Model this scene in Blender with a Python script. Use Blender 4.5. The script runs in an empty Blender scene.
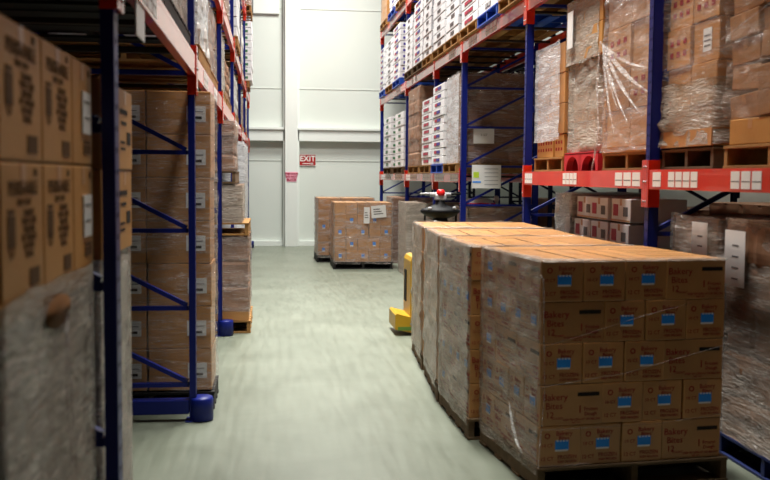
import bpy, bmesh, math, random
from mathutils import Vector, Matrix, noise
random.seed(7)
PI = math.pi
scn = bpy.context.scene
col = scn.collection
R = random.Random(11)

# ------------------------------------------------------------------ materials
MATS = {}
def srgb(r, g, b):
    def f(c):
        c /= 255
        return c/12.92 if c <= .04045 else ((c+.055)/1.055)**2.4
    return (f(r), f(g), f(b), 1)

def mat(name, color, rough=.6, spec=.5, noise_amt=0., noise_scale=8., bump=0., bump_scale=40., stretch=(1, 1, 1),
        metallic=0., coat=0., darker=None):
    m = bpy.data.materials.new(name); m.use_nodes = True
    nt = m.node_tree; p = nt.nodes['Principled BSDF']
    p.inputs['Base Color'].default_value = color
    p.inputs['Roughness'].default_value = rough
    p.inputs['Specular IOR Level'].default_value = spec
    p.inputs['Metallic'].default_value = metallic
    p.inputs['Coat Weight'].default_value = coat
    if noise_amt or bump:
        tc = nt.nodes.new('ShaderNodeTexCoord'); mp = nt.nodes.new('ShaderNodeMapping')
        mp.inputs['Scale'].default_value = stretch
        nt.links.new(tc.outputs['Object'], mp.inputs['Vector'])
        oi = nt.nodes.new('ShaderNodeObjectInfo')
        ad = nt.nodes.new('ShaderNodeVectorMath'); ad.operation = 'ADD'
        sc = nt.nodes.new('ShaderNodeVectorMath'); sc.operation = 'SCALE'
        sc.inputs[0].default_value = (13.1, 7.7, 5.3)
        nt.links.new(oi.outputs['Random'], sc.inputs['Scale'])
        nt.links.new(mp.outputs[0], ad.inputs[0]); nt.links.new(sc.outputs[0], ad.inputs[1])
    if noise_amt:
        n = nt.nodes.new('ShaderNodeTexNoise'); n.inputs['Scale'].default_value = noise_scale
        n.inputs['Detail'].default_value = 5
        nt.links.new(ad.outputs[0], n.inputs['Vector'])
        r = nt.nodes.new('ShaderNodeValToRGB')
        a = darker or tuple(c*(1-noise_amt) for c in color[:3])+(1,)
        b = tuple(min(1, c*(1+noise_amt*.6)) for c in color[:3])+(1,)
        r.color_ramp.elements[0].position = .3; r.color_ramp.elements[0].color = a
        r.color_ramp.elements[1].position = .7; r.color_ramp.elements[1].color = b
        nt.links.new(n.outputs['Fac'], r.inputs['Fac'])
        # every instance a slightly different tone of the same stock
        hv = nt.nodes.new('ShaderNodeHueSaturation')
        mr = nt.nodes.new('ShaderNodeMapRange'); mr.inputs['To Min'].default_value = 1-noise_amt*.5
        mr.inputs['To Max'].default_value = 1+noise_amt*.5
        nt.links.new(oi.outputs['Random'], mr.inputs['Value'])
        nt.links.new(mr.outputs[0], hv.inputs['Value'])
        nt.links.new(r.outputs[0], hv.inputs['Color'])
        nt.links.new(hv.outputs[0], p.inputs['Base Color'])
    if bump:
        n2 = nt.nodes.new('ShaderNodeTexNoise'); n2.inputs['Scale'].default_value = bump_scale
        nt.links.new(ad.outputs[0], n2.inputs['Vector'])
        bp = nt.nodes.new('ShaderNodeBump'); bp.inputs['Strength'].default_value = bump
        bp.inputs['Distance'].default_value = .01
        nt.links.new(n2.outputs['Fac'], bp.inputs['Height'])
        nt.links.new(bp.outputs[0], p.inputs['Normal'])
    MATS[name] = m
    return m

def film_mat(name, lo, hi, color, rough=.22, tilt=0., scale=5., bump=.9, crease=1.1):
    """stretch film: thin clear plastic with milky overlapping bands and creases"""
    m = bpy.data.materials.new(name); m.use_nodes = True
    nt = m.node_tree; p = nt.nodes['Principled BSDF']; L = nt.links.new
    p.inputs['Base Color'].default_value = color
    p.inputs['Roughness'].default_value = rough
    p.inputs['Specular IOR Level'].default_value = .6
    tc = nt.nodes.new('ShaderNodeTexCoord'); mp = nt.nodes.new('ShaderNodeMapping')
    mp.inputs['Scale'].default_value = (1., 1., 6.)
    mp.inputs['Rotation'].default_value = (tilt, tilt*.6, 0)
    oi = nt.nodes.new('ShaderNodeObjectInfo')
    sc = nt.nodes.new('ShaderNodeVectorMath'); sc.operation = 'SCALE'; sc.inputs[0].default_value = (9., 5., 7.)
    ad = nt.nodes.new('ShaderNodeVectorMath'); ad.operation = 'ADD'
    L(oi.outputs['Random'], sc.inputs['Scale']); L(tc.outputs['Object'], mp.inputs['Vector'])
    L(mp.outputs[0], ad.inputs[0]); L(sc.outputs[0], ad.inputs[1])
    n = nt.nodes.new('ShaderNodeTexNoise'); n.inputs['Scale'].default_value = scale*.45
    n.inputs['Detail'].default_value = 6; n.inputs['Roughness'].default_value = .65; n.inputs['Distortion'].default_value = .6
    L(ad.outputs[0], n.inputs['Vector'])
    mr = nt.nodes.new('ShaderNodeMapRange')
    mr.inputs['From Min'].default_value = .42; mr.inputs['From Max'].default_value = .72
    mr.inputs['To Min'].default_value = lo; mr.inputs['To Max'].default_value = hi
    L(n.outputs['Fac'], mr.inputs['Value'])
    # narrow gathered creases, their white glints put in as more opaque streaks
    mp3 = nt.nodes.new('ShaderNodeMapping'); mp3.inputs['Scale'].default_value = (1., 1., 5.); mp3.inputs['Rotation'].default_value = (tilt*2.2, -tilt*1.6, 0)
    L(ad.outputs[0], mp3.inputs['Vector'])
    n3 = nt.nodes.new('ShaderNodeTexNoise'); n3.inputs['Scale'].default_value = scale*.55; n3.inputs['Detail'].default_value = 3; n3.inputs['Distortion'].default_value = .8
    L(mp3.outputs[0], n3.inputs['Vector'])
    s1 = nt.nodes.new('ShaderNodeMath'); s1.operation = 'SUBTRACT'; s1.inputs[1].default_value = .5; L(n3.outputs['Fac'], s1.inputs[0])
    s2 = nt.nodes.new('ShaderNodeMath'); s2.operation = 'ABSOLUTE'; L(s1.outputs[0], s2.inputs[0])
    s3 = nt.nodes.new('ShaderNodeMapRange'); s3.inputs['From Min'].default_value = 0; s3.inputs['From Max'].default_value = .018
    s3.inputs['To Min'].default_value = crease; s3.inputs['To Max'].default_value = 0; L(s2.outputs[0], s3.inputs['Value'])
    mu = nt.nodes.new('ShaderNodeMath'); mu.operation = 'MULTIPLY'; L(s3.outputs[0], mu.inputs[0]); L(n.outputs['Fac'], mu.inputs[1])
    sa = nt.nodes.new('ShaderNodeMath'); sa.operation = 'ADD'; sa.use_clamp = True; L(mr.outputs[0], sa.inputs[0]); L(mu.outputs[0], sa.inputs[1])
    L(sa.outputs[0], p.inputs['Alpha'])
    n2 = nt.nodes.new('ShaderNodeTexNoise'); n2.inputs['Scale'].default_value = scale*1.6
    n2.inputs['Detail'].default_value = 4; n2.inputs['Distortion'].default_value = 1.4
    L(ad.outputs[0], n2.inputs['Vector'])
    bp = nt.nodes.new('ShaderNodeBump'); bp.inputs['Strength'].default_value = bump; bp.inputs['Distance'].default_value = .06
    L(n2.outputs['Fac'], bp.inputs['Height']); L(bp.outputs[0], p.inputs['Normal'])
    MATS[name] = m
    return m

def build_materials():
    C = srgb
    mat('carton', C(186, 132, 76), .32, .75, .16, 3., .15, 60.)
    mat('carton_pale', C(196, 150, 104), .45, .5, .14, 3., .15, 60.)
    mat('carton_dark', C(164, 116, 72), .5, .5, .18, 3., .15, 60.)
    mat('carton_gold', C(186, 132, 66), .5, .4, .10, 2., .1, 60.)
    mat('tape', C(184, 134, 88), .35, .5)
    mat('bundle', C(146, 106, 78), .6, .4, .22, 4., .5, 9.)
    mat('bundle_grey', C(138, 120, 104), .45, .5, .2, 4., .6, 9.)
    mat('bundle_white', C(205, 203, 200), .4, .5, .12, 4., .6, 9.)
    mat('wood', C(150, 110, 62), .8, .25, .25, 3., .3, 30., (1, 6, 6))
    mat('wood_old', C(104, 84, 62), .85, .2, .3, 3., .3, 30., (1, 6, 6))
    mat('wood_black', C(28, 26, 26), .7, .3, .2, 3.)
    mat('plastic_blue', C(22, 72, 168), .45, .5)
    mat('plastic_navy', C(14, 30, 84), .5, .5)
    mat('pallet_red', C(190, 18, 34), .5, .5, .1, 4.)
    mat('rack_shaded', C(7, 13, 44), .6, .2); mat('kraft_inner', C(112, 72, 36), .8, .2); mat('bar_dark', C(52, 42, 38), .7, .2); mat('rack_blue', C(10, 26, 108), .42, .3, .10, 5.)
    mat('rack_red', C(208, 42, 14), .36, .4, .08, 5., coat=.7)
    mat('steel', C(150, 150, 150), .35, .5, metallic=.9)
    mat('hole_dark', C(14, 14, 18), .8, .2)
    mat('paper', C(225, 224, 222), .6, .3)
    mat('ink_brown', C(98, 68, 40), .8, .2); mat('ink', C(42, 34, 30), .8, .2)
    mat('ink_red', C(146, 26, 38), .8, .2)
    mat('ink_grey', C(110, 108, 110), .8, .2)
    mat('label_blue', C(36, 140, 240), .5, .4)
    mat('label_purple', C(56, 40, 140), .5, .4)
    mat('label_crimson', C(170, 20, 60), .5, .4)
    mat('label_lime', C(190, 220, 60), .5, .4)
    mat('tray_white', C(226, 226, 228), .5, .4, .05, 4.)
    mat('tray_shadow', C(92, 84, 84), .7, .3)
    mat('tray_green', C(70, 120, 84), .7, .3)
    mat('wall_paint', C(214, 220, 213), .45, .4, .03, .6)
    mat('wall_trim', C(226, 231, 226), .45, .4, .02, .6)
    mat('wall_dark', C(46, 44, 46), .8, .2); mat('wall_grey', C(120, 122, 120), .7, .3); mat('ceiling_paint', C(60, 62, 64), .7, .3)
    mat('exit_red', C(160, 18, 22), .5, .4)
    mat('sign_pink', C(240, 176, 196), .5, .4)
    mat('sign_text', C(150, 10, 50), .5, .4)
    mat('white_text', C(238, 236, 232), .5, .4)
    mat('yellow', C(176, 136, 14), .4, .5, .08, 5.)
    mat('black_plastic', C(12, 12, 14), .6, .2)
    mat('grey_plastic', C(170, 170, 172), .4, .5)
    mat('bright_red', C(228, 22, 24), .35, .5)
    mat('green_smear', C(84, 118, 44), .6, .4)
    film_mat('film_faint', .03, .34, C(226, 214, 208), .12, .25, 5., 1.)
    film_mat('film', .12, .62, C(214, 200, 194), .13, .3, 5., 1.)
    film_mat('film_milky', .50, .88, C(184, 172, 158), .2, .15, 4., .8)
    film_mat('film_brown', .04, .46, C(190, 166, 150), .12, .3, 5., 1.)
    film_mat('film_mid', .24, .72, C(196, 184, 172), .15, .2, 4., .9)
    film_mat('film_white', .36, .84, C(226, 226, 230), .22, .1)
    film_mat('film_fold', .18, .7, C(238, 234, 232), .1, .9, 9., .6, .6)
    film_mat('film_twist', .75, 1., C(240, 240, 242), .12, .9, 14.)
    # floor: sealed grey-green concrete
    m = bpy.data.materials.new('concrete'); m.use_nodes = True; nt = m.node_tree; p = nt.nodes['Principled BSDF']; L = nt.links.new
    tc = nt.nodes.new('ShaderNodeTexCoord')
    n = nt.nodes.new('ShaderNodeTexNoise'); n.inputs['Scale'].default_value = 1.1; n.inputs['Detail'].default_value = 8
    n.inputs['Roughness'].default_value = .6; n.inputs['Distortion'].default_value = .5
    L(tc.outputs['Object'], n.inputs['Vector'])
    r = nt.nodes.new('ShaderNodeValToRGB'); e = r.color_ramp.elements
    e[0].position = .3; e[0].color = C(100, 105, 91); e[1].position = .7; e[1].color = C(119, 124, 110)
    L(n.outputs['Fac'], r.inputs['Fac'])
    mp = nt.nodes.new('ShaderNodeMapping'); mp.inputs['Scale'].default_value = (9, .8, 1)
    L(tc.outputs['Object'], mp.inputs['Vector'])
    n2 = nt.nodes.new('ShaderNodeTexNoise'); n2.inputs['Scale'].default_value = 2.; n2.inputs['Detail'].default_value = 6
    L(mp.outputs[0], n2.inputs['Vector'])
    r2 = nt.nodes.new('ShaderNodeValToRGB'); e = r2.color_ramp.elements
    e[0].position = .35; e[0].color = (.88, .88, .87, 1); e[1].position = .6; e[1].color = (1, 1, 1, 1)
    L(n2.outputs['Fac'], r2.inputs['Fac'])
    mx = nt.nodes.new('ShaderNodeMix'); mx.data_type = 'RGBA'; mx.blend_type = 'MULTIPLY'; mx.inputs['Factor'].default_value = 1.
    L(r.outputs[0], mx.inputs['A']); L(r2.outputs[0], mx.inputs['B']); L(mx.outputs['Result'], p.inputs['Base Color'])
    mr = nt.nodes.new('ShaderNodeMapRange'); mr.inputs['To Min'].default_value = .28; mr.inputs['To Max'].default_value = .5
    L(n2.outputs['Fac'], mr.inputs['Value']); L(mr.outputs[0], p.inputs['Roughness'])
    p.inputs['Specular IOR Level'].default_value = .45
    bp = nt.nodes.new('ShaderNodeBump'); bp.inputs['Strength'].default_value = .12; bp.inputs['Distance'].default_value = .01
    L(n.outputs['Fac'], bp.inputs['Height']); L(bp.outputs[0], p.inputs['Normal'])
    MATS['concrete'] = m
build_materials()

# ------------------------------------------------------------------ helpers
def link(name, me, parent=None, loc=(0, 0, 0), rz=0.):
    o = bpy.data.objects.new(name, me); col.objects.link(o)
    o.location = loc; o.rotation_euler = (0, 0, rz)
    if parent: o.parent = parent
    return o
def tag(o, label, cat, group=None, kind=None):
    o['label'] = label; o['category'] = cat
    if group: o['group'] = group
    if kind: o['kind'] = kind
    return o
def empty(name, loc, rz, label, cat, group=None):
    return tag(link(name, None, None, loc, rz), label, cat, group)

class MB:
    """collects shapes into one mesh with material slots"""
    def __init__(s): s.bm = bmesh.new(); s.m = []
    def mi(s, name):
        if name not in s.m: s.m.append(name)
        return s.m.index(name)
    def box(s, x0, x1, y0, y1, z0, z1, m, bevel=0., M=None):
        r = bmesh.ops.create_cube(s.bm, size=1.)
        vs = r['verts']
        T = Matrix.Translation(((x0+x1)/2, (y0+y1)/2, (z0+z1)/2)) @ Matrix.Diagonal((abs(x1-x0), abs(y1-y0), abs(z1-z0), 1))
        bmesh.ops.transform(s.bm, matrix=(M @ T) if M else T, verts=vs)
        k = s.mi(m)
        fs = {f for v in vs for f in v.link_faces}
        for f in fs: f.material_index = k
        if bevel:
            es = list({e for v in vs for e in v.link_edges})
            g = bmesh.ops.bevel(s.bm, geom=es, offset=bevel, segments=2, affect='EDGES', profile=.5)
            for f in g['faces']: f.material_index = k
        return s
    def bar(s, p, q, w, h, m):
        """rectangular bar from p to q; w across, h in the other direction"""
        p = Vector(p); q = Vector(q); d = q-p; L_ = d.length; z = d.normalized()
        up = Vector((0, 1, 0)) if abs(z.y) < .9 else Vector((1, 0, 0))
        x = up.cross(z).normalized(); y = z.cross(x)
        M = Matrix((x, y, z)).transposed().to_4x4(); M.translation = (p+q)/2
        return s.box(-w/2, w/2, -h/2, h/2, -L_/2, L_/2, m, 0, M)
    def tube(s, pts, rad, m, seg=10, smooth=True):
        k = s.mi(m); rings = []
        pts = [Vector(p) for p in pts]
        for i, p in enumerate(pts):
            d = (pts[min(i+1, len(pts)-1)]-pts[max(i-1, 0)]).normalized()
            up = Vector((0, 0, 1)) if abs(d.z) < .9 else Vector((1, 0, 0))
            x = up.cross(d).normalized(); y = d.cross(x)
            rr = rad[i] if isinstance(rad, (list, tuple)) else rad
            rings.append([s.bm.verts.new(p+x*rr*math.cos(2*PI*j/seg)+y*rr*math.sin(2*PI*j/seg)) for j in range(seg)])
        for a, b in zip(rings, rings[1:]):
            for j in range(seg):
                f = s.bm.faces.new((a[j], a[(j+1) % seg], b[(j+1) % seg], b[j])); f.material_index = k; f.smooth = smooth
        for r_ in (rings[0], rings[-1]):
            f = s.bm.faces.new(r_); f.material_index = k
        return s
    def lathe(s, prof, m, seg=24, sx=1., sy=1., c=(0, 0, 0)):
        k = s.mi(m); rings = []
        for (r_, z) in prof:
            rings.append([s.bm.verts.new((c[0]+sx*r_*math.cos(2*PI*j/seg), c[1]+sy*r_*math.sin(2*PI*j/seg), c[2]+z)) for j in range(seg)])
        for a, b in zip(rings, rings[1:]):
            for j in range(seg):
                f = s.bm.faces.new((a[j], a[(j+1) % seg], b[(j+1) % seg], b[j])); f.material_index = k; f.smooth = True
        for r_ in (rings[0], rings[-1]):
            try: s.bm.faces.new(r_).material_index = k
            except ValueError: pass
        return s
    def prism(s, pts, y0, y1, m):
        """outline in xz extruded along y"""
        k = s.mi(m)
        a = [s.bm.verts.new((x, y0, z)) for x, z in pts]; b = [s.bm.verts.new((x, y1, z)) for x, z in pts]
        fs = [s.bm.faces.new(a), s.bm.faces.new(b[::-1])]
        for i in range(len(pts)):
            j = (i+1) % len(pts); fs.append(s.bm.faces.new((a[j], a[i], b[i], b[j])))
        for f in fs: f.material_index = k
        return s
    def mesh(s, name):
        bmesh.ops.recalc_face_normals(s.bm, faces=s.bm.faces)
        me = bpy.data.meshes.new(name); s.bm.to_mesh(me); s.bm.free()
        for n in s.m: me.materials.append(MATS[n])
        return me
    def build(s, name, parent=None, loc=(0, 0, 0), rz=0.):
        return link(name, s.mesh(name), parent, loc, rz)

_TXT = {}
def text_mesh(body, size, m, ext=.0006, bold=0.):
    key = (body, size, m)
    if key in _TXT: return _TXT[key]
    c = bpy.data.curves.new('lettering', 'FONT'); c.body = body; c.size = size; c.extrude = ext; c.offset = bold
    c.align_x = 'CENTER'; c.align_y = 'CENTER'; c.resolution_u = 2
    o = bpy.data.objects.new('lettering', c); col.objects.link(o)
    dg = bpy.context.evaluated_depsgraph_get(); dg.update()
    me = bpy.data.meshes.new_from_object(o.evaluated_get(dg))
    bpy.data.objects.remove(o); bpy.data.curves.remove(c)
    me.materials.clear(); me.materials.append(MATS[m])
    _TXT[key] = me
    return me
def face_matrix(face, a, b, off):
    """text plane placed on a carton face: a = along the face, b = height, off = distance from centre"""
    if face == '-y': return Matrix.Translation((a, -off, b)) @ Matrix.Rotation(PI/2, 4, 'X')
    if face == '+x': return Matrix.Translation((off, a, b)) @ Matrix.Rotation(PI/2, 4, 'Z') @ Matrix.Rotation(PI/2, 4, 'X')
    if face == '-x': return Matrix.Translation((-off, -a, b)) @ Matrix.Rotation(-PI/2, 4, 'Z') @ Matrix.Rotation(PI/2, 4, 'X')
def print_mesh(name, items, ink):
    """items: (face, a, b, off, text, size) or (face, a, b, off, None, (w,h))"""
    bm = bmesh.new()
    for face, a, b, off, t, size in items:
        M = face_matrix(face, a, b, off)
        if t is None:
            r = bmesh.ops.create_cube(bm, size=1.)
            bmesh.ops.transform(bm, matrix=M @ Matrix.Diagonal((size[0], size[1], .0012, 1)), verts=r['verts'])
        else:
            n0 = len(bm.verts); bm.from_mesh(text_mesh(t, size, ink)); bm.verts.ensure_lookup_table()
            bmesh.ops.transform(bm, matrix=M, verts=bm.verts[n0:])
    me = bpy.data.meshes.new(name); bm.to_mesh(me); bm.free()
    me.materials.append(MATS[ink])
    for p in me.polygons: p.material_index = 0
    return me

ORD = ['first', 'second', 'third', 'fourth', 'fifth', 'sixth', 'seventh', 'eighth', 'ninth', 'tenth', 'eleventh', 'twelfth', 'thirteenth', 'fourteenth']
def nth(i, n, first, last):
    if i == 0: return first
    if i == n-1: return last
    return ORD[i]
def tier_word(k, n):
    if n == 1: return 'only tier'
    if k == 0: return 'bottom tier'
    if k == n-1: return 'top tier'
    return ORD[k]+' tier up'

# ------------------------------------------------------------------ cartons
_CM = {}
def carton_mesh(w, d, h, m, tape=True):
    key = (round(w, 3), round(d, 3), round(h, 3), m)
    if key in _CM: return _CM[key]
    b = MB(); e = .0015
    b.box(-w/2+e, w/2-e, -d/2+e, d/2-e, .0005, h-.0005, m, .006)
    if tape:
        b.box(-.024, .024, -d/2+.012, d/2-.012, h-.0008, h+.0006, 'tape')           # tape along the flaps
        b.box(-.024, .024, -d/2+.0005, -d/2+.0025, h-.06, h-.004, 'tape')
        b.box(-.0012, .0012, -d/2+.01, d/2-.01, h-.001, h+.0008, 'ink')              # seam between the flaps
        for s_ in (-1, 1):
            b.box(s_*(w/2-.004)-.001, s_*(w/2-.004)+.001, -d/2+.01, d/2-.01, h-.002, h-.0002, 'hole_dark')
    _CM[key] = b.mesh('carton'); return _CM[key]

GR_FRONT = 'cartons with blue labels stacked on the front pallet'
CW, CL, CH_ = .25, .375, .231
PRINT_A = None
def bakery_parts():
    global PRINT_A, LABEL_A
    it = []
    # end face: round mark, two short words, two lines at the foot
    e = CL/2
    it += [('-y', -.075, .180, e, 'o', .07), ('-y', .025, .186, e, 'Bakery', .036), ('-y', .025, .158, e, 'Bites', .032),
           ('-y', -.075, .120, e, '10 CT', .026), ('-y', -.075, .045, e, '12 CT', .030), ('-y', .045, .052, e, 'FROZEN', .030),
           ('-y', .045, .026, e, 'KEEP FROZEN', .018)]
    for f in ('+x', '-x'):
        s = CW/2
        it += [(f, -.10, .160, s, 'Bakery', .054), (f, -.105, .110, s, 'Bites', .052), (f, -.13, .060, s, '12', .05), (f, -.085, .040, s, 'COUNT', .018),
               (f, .05, .085, s, '1', .06), (f, .115, .088, s, 'Frozen', .030), (f, .115, .060, s, 'Dough', .028),
               (f, .06, .030, s, 'KEEP FROZEN AT OR BELOW', .017), (f, .03, .014, s, 'NET WT', .014)]
    PRINT_A = print_mesh('print', it, 'ink_red')
    b = MB(); y = -CL/2-.0012
    b.box(-.028, .052, y-.0008, y+.001, .092, .148, 'label_blue')
    b.box(-.028, .048, y-.0009, y+.001, .086, .096, 'paper')
    for i in range(4): b.box(-.02+i*.019, -.010+i*.019, y-.0012, y, .141, .150, 'paper')
    LABEL_A = b.mesh('label')
bakery_parts()
BAR_A = [print_mesh('barcode', [(f, .10, .172, CW/2, None, (.13, .022))], 'ink') for f in ('+x', '-x')]

cartons_made = 0
def bakery_carton(loc, rz, label, group, detail=True, parent_rz=0.):
    global cartons_made
    o = link('carton', carton_mesh(CW, CL, CH_, 'carton'), None, loc, rz)
    tag(o, label, 'carton', group); cartons_made += 1
    if detail:
        p = link('print', PRINT_A, o); p['label'] = 'dark red printing'
        l = link('label', LABEL_A, o); l['label'] = 'bright blue label'
        for bb in BAR_A: link('barcode', bb, o)
    return o

def local(origin, rz, x, y, z=0.):
    c, s = math.cos(rz), math.sin(rz)
    return (origin[0]+x*c-y*s, origin[1]+x*s+y*c, origin[2]+z)

def layer_layout(mirror):
    """12 cartons of one pallet layer: (x, y, rz, where)  origin front-left"""
    W = 3*CW+CL; D = 2*CL+CW; out = []
    for i in range(3):
        out.append((CW*(i+.5), CL/2, 0, ('front', i)))
        out.append((CW*(i+.5), CL*1.5, 0, ('mid', i)))
    for i in range(2): out.append((CL*(i+.5), 2*CL+CW/2, -PI/2, ('back', i)))
    for i in range(4): out.append((3*CW+CL/2, CW*(i+.5), -PI/2, ('side', i)))
    if mirror: out = [(W-x, y, rz, w) for (x, y, rz, w) in out]
    return out, W, D

def bakery_pallet(origin, rz, what, group, detail, front_all=True, layers=5):
    """stack in five layers, alternate layers mirrored; returns size"""
    for k in range(layers):
        lay, W, D = layer_layout(k % 2 == 1)
        for x, y, r_, (wh, i) in lay:
            top = k == layers-1
            onfront = y < CL*.55 and (wh == 'front' or i == 0)
            onleft = x < CL*.55
            if wh == 'mid' and not top and not onleft: continue
            vis_front = onfront and front_all
            if not (top or vis_front or onleft or (onfront and x < .5)): continue
            j = random.uniform(-.004, .004)
            p = local(origin, rz, x+j, y+random.uniform(-.004, .003), .145+k*CH_)
            tw = tier_word(k, layers)
            cx = sorted({round(a[0], 2) for a in lay if abs(a[1]-y) < .07})
            ix = min(range(len(cx)), key=lambda q: abs(cx[q]-x)); 
            colw = nth(ix, len(cx), 'leftmost', 'rightmost')
            if colw not in ('leftmost', 'rightmost'): colw += ' from left'
            if onfront: pos = f'front row, {colw}'
            elif onleft:
                ys = sorted({round(a[1], 2) for a in lay if a[0] < CL*.55}); iy = min(range(len(ys)), key=lambda q: abs(ys[q]-y))
                pos = f'left side, {ORD[iy]} back'
            else:
                dd = {'mid': 'middle', 'back': 'back', 'side': ORD[i]+' side', 'front': 'front'}[wh]
                pos = f'{dd} row, {colw}'
            feat = 'brown carton'
            bakery_carton(p, rz+r_+random.uniform(-.006, .006), f'{feat}, {tw}, {pos}, {what}', group, detail and (onfront or onleft or top))
    return W, D

# ------------------------------------------------------------------ pallets
_PM = {}
def pallet(loc, rz, w, d, label, m='wood', group='pallets under the loads', h=.14, simple=False):
    """origin front-left; fork openings on the x-facing front"""
    key = (round(w, 3), round(d, 3), m, h)
    if key not in _PM:
        t = MB(); n = 7; bw = d/n*.82
        for i in range(n):
            y = i*(d-bw)/(n-1); t.box(0, w, y, y+bw, h-.018, h-.001, m, .002)
        s = [MB().box(x-.02, x+.02, .005, d-.005, .019, h-.0185, m, .002) for x in (.024, w/2, w-.024)]
        b = MB()
        for i in range(4):
            y = i*(d-bw)/3; b.box(0, w, y, y+bw, .001, .0185, m, .002)
        _PM[key] = (t.mesh('top_deck'), [q.mesh('stringer') for q in s], b.mesh('bottom_deck'))
    tm, sm, bmm = _PM[key]
    o = empty('pallet', loc, rz, label, 'pallet', group)
    link('top_deck', tm, o)
    for q in sm: link('stringer', q, o)
    link('bottom_deck', bmm, o)
    return o

# ------------------------------------------------------------------ stretch film
def film_sheet(name, x0, x1, y0, y1, z0, z1, m, parent=None, loc=(0, 0, 0), rz=0., sides='FRBL', amp=.012, seed=0, rad=.03, bulge=None):
    """thin film wrapped round a rectangular load; sides: F(-y) R(+x) B(+y) L(-x)"""
    bm = bmesh.new()
    step = .06; loop = []
    segs = {'F': ((x0, y0), (x1, y0)), 'R': ((x1, y0), (x1, y1)), 'B': ((x1, y1), (x0, y1)), 'L': ((x0, y1), (x0, y0))}
    nrm = {'F': (0, -1), 'R': (1, 0), 'B': (0, 1), 'L': (-1, 0)}
    order = {'FRBL': 'FRBL'}.get(sides, sides)
    closed = len(order) == 4
    for s in order:
        (ax, ay), (bx, by) = segs[s]
        n = max(2, int(math.hypot(bx-ax, by-ay)/step))
        for i in range(n if closed else n+1):
            t = i/n
            if not closed and s != order[0] and i == 0: continue
            loop.append((ax+(bx-ax)*t, ay+(by-ay)*t, nrm[s], min(t, 1-t)*math.hypot(bx-ax, by-ay)))
    nz = max(3, int((z1-z0)/.05)); rows = []
    for k in range(nz+1):
        z = z0+(z1-z0)*k/nz; row = []
        for (x, y, n, e) in loop:
            a = noise.noise(Vector((x*3+seed*3.7, y*3, z*9)))*amp + noise.noise(Vector((x*11+seed, y*11+z*3, z*16)))*amp*.5
            a = abs(a)+.003
            if bulge: a += bulge(x, y, z)
            zz = z + (noise.noise(Vector((x*4+seed, y*4, 9.1)))*.02 if k in (0, nz) else 0)
            row.append(bm.verts.new((x+n[0]*a, y+n[1]*a, zz)))
        rows.append(row)
    N = len(loop)
    for a, b in zip(rows, rows[1:]):
        for j in range(N if closed else N-1):
            f = bm.faces.new((a[j], a[(j+1) % N], b[(j+1) % N], b[j])); f.smooth = True
    me = bpy.data.meshes.new(name); bm.to_mesh(me); bm.free(); me.materials.append(MATS[m])
    return link(name, me, parent, loc, rz)

def strand(parent, pts, w=.012, m='film_twist'):
    """a rope of gathered film"""
    b = MB(); P = []
    for (p, q) in zip(pts, pts[1:]):
        for i in range(6):
            t = i/6; v = Vector(p).lerp(Vector(q), t)
            v += Vector((random.uniform(-1, 1), random.uniform(-1, 1), random.uniform(-1, 1)))*w*.25
            P.append(v)
    P.append(Vector(pts[-1]))
    b.tube(P, [w*random.uniform(.25, .6) for _ in P], m, 6)
    return b.build('strand', parent)

def fold(parent, a, c, w, out=-1, m='film_fold'):
    """a gathered pleat of film: a low ridge that widens from a and runs out at c"""
    b = MB(); bm = b.bm; k = b.mi(m); a = Vector(a); c = Vector(c); d = (c-a).normalized(); s = d.cross(Vector((1, 0, 0))).normalized(); rows = []
    for i in range(13):
        t = i/12; ww = w*(.12+math.sin(PI*t**.7)*.9)*random.uniform(.8, 1.2); p = a.lerp(c, t)+Vector((0, 0, -.05*math.sin(PI*t)))
        rows.append([bm.verts.new(p-s*ww), bm.verts.new(p+Vector((out*ww*.7, 0, 0))), bm.verts.new(p+s*ww)])
    for q, r_ in zip(rows, rows[1:]):
        for j in (0, 1): f = bm.faces.new((q[j], q[j+1], r_[j+1], r_[j])); f.material_index = k
    return b.build('pleat', parent)

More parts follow.
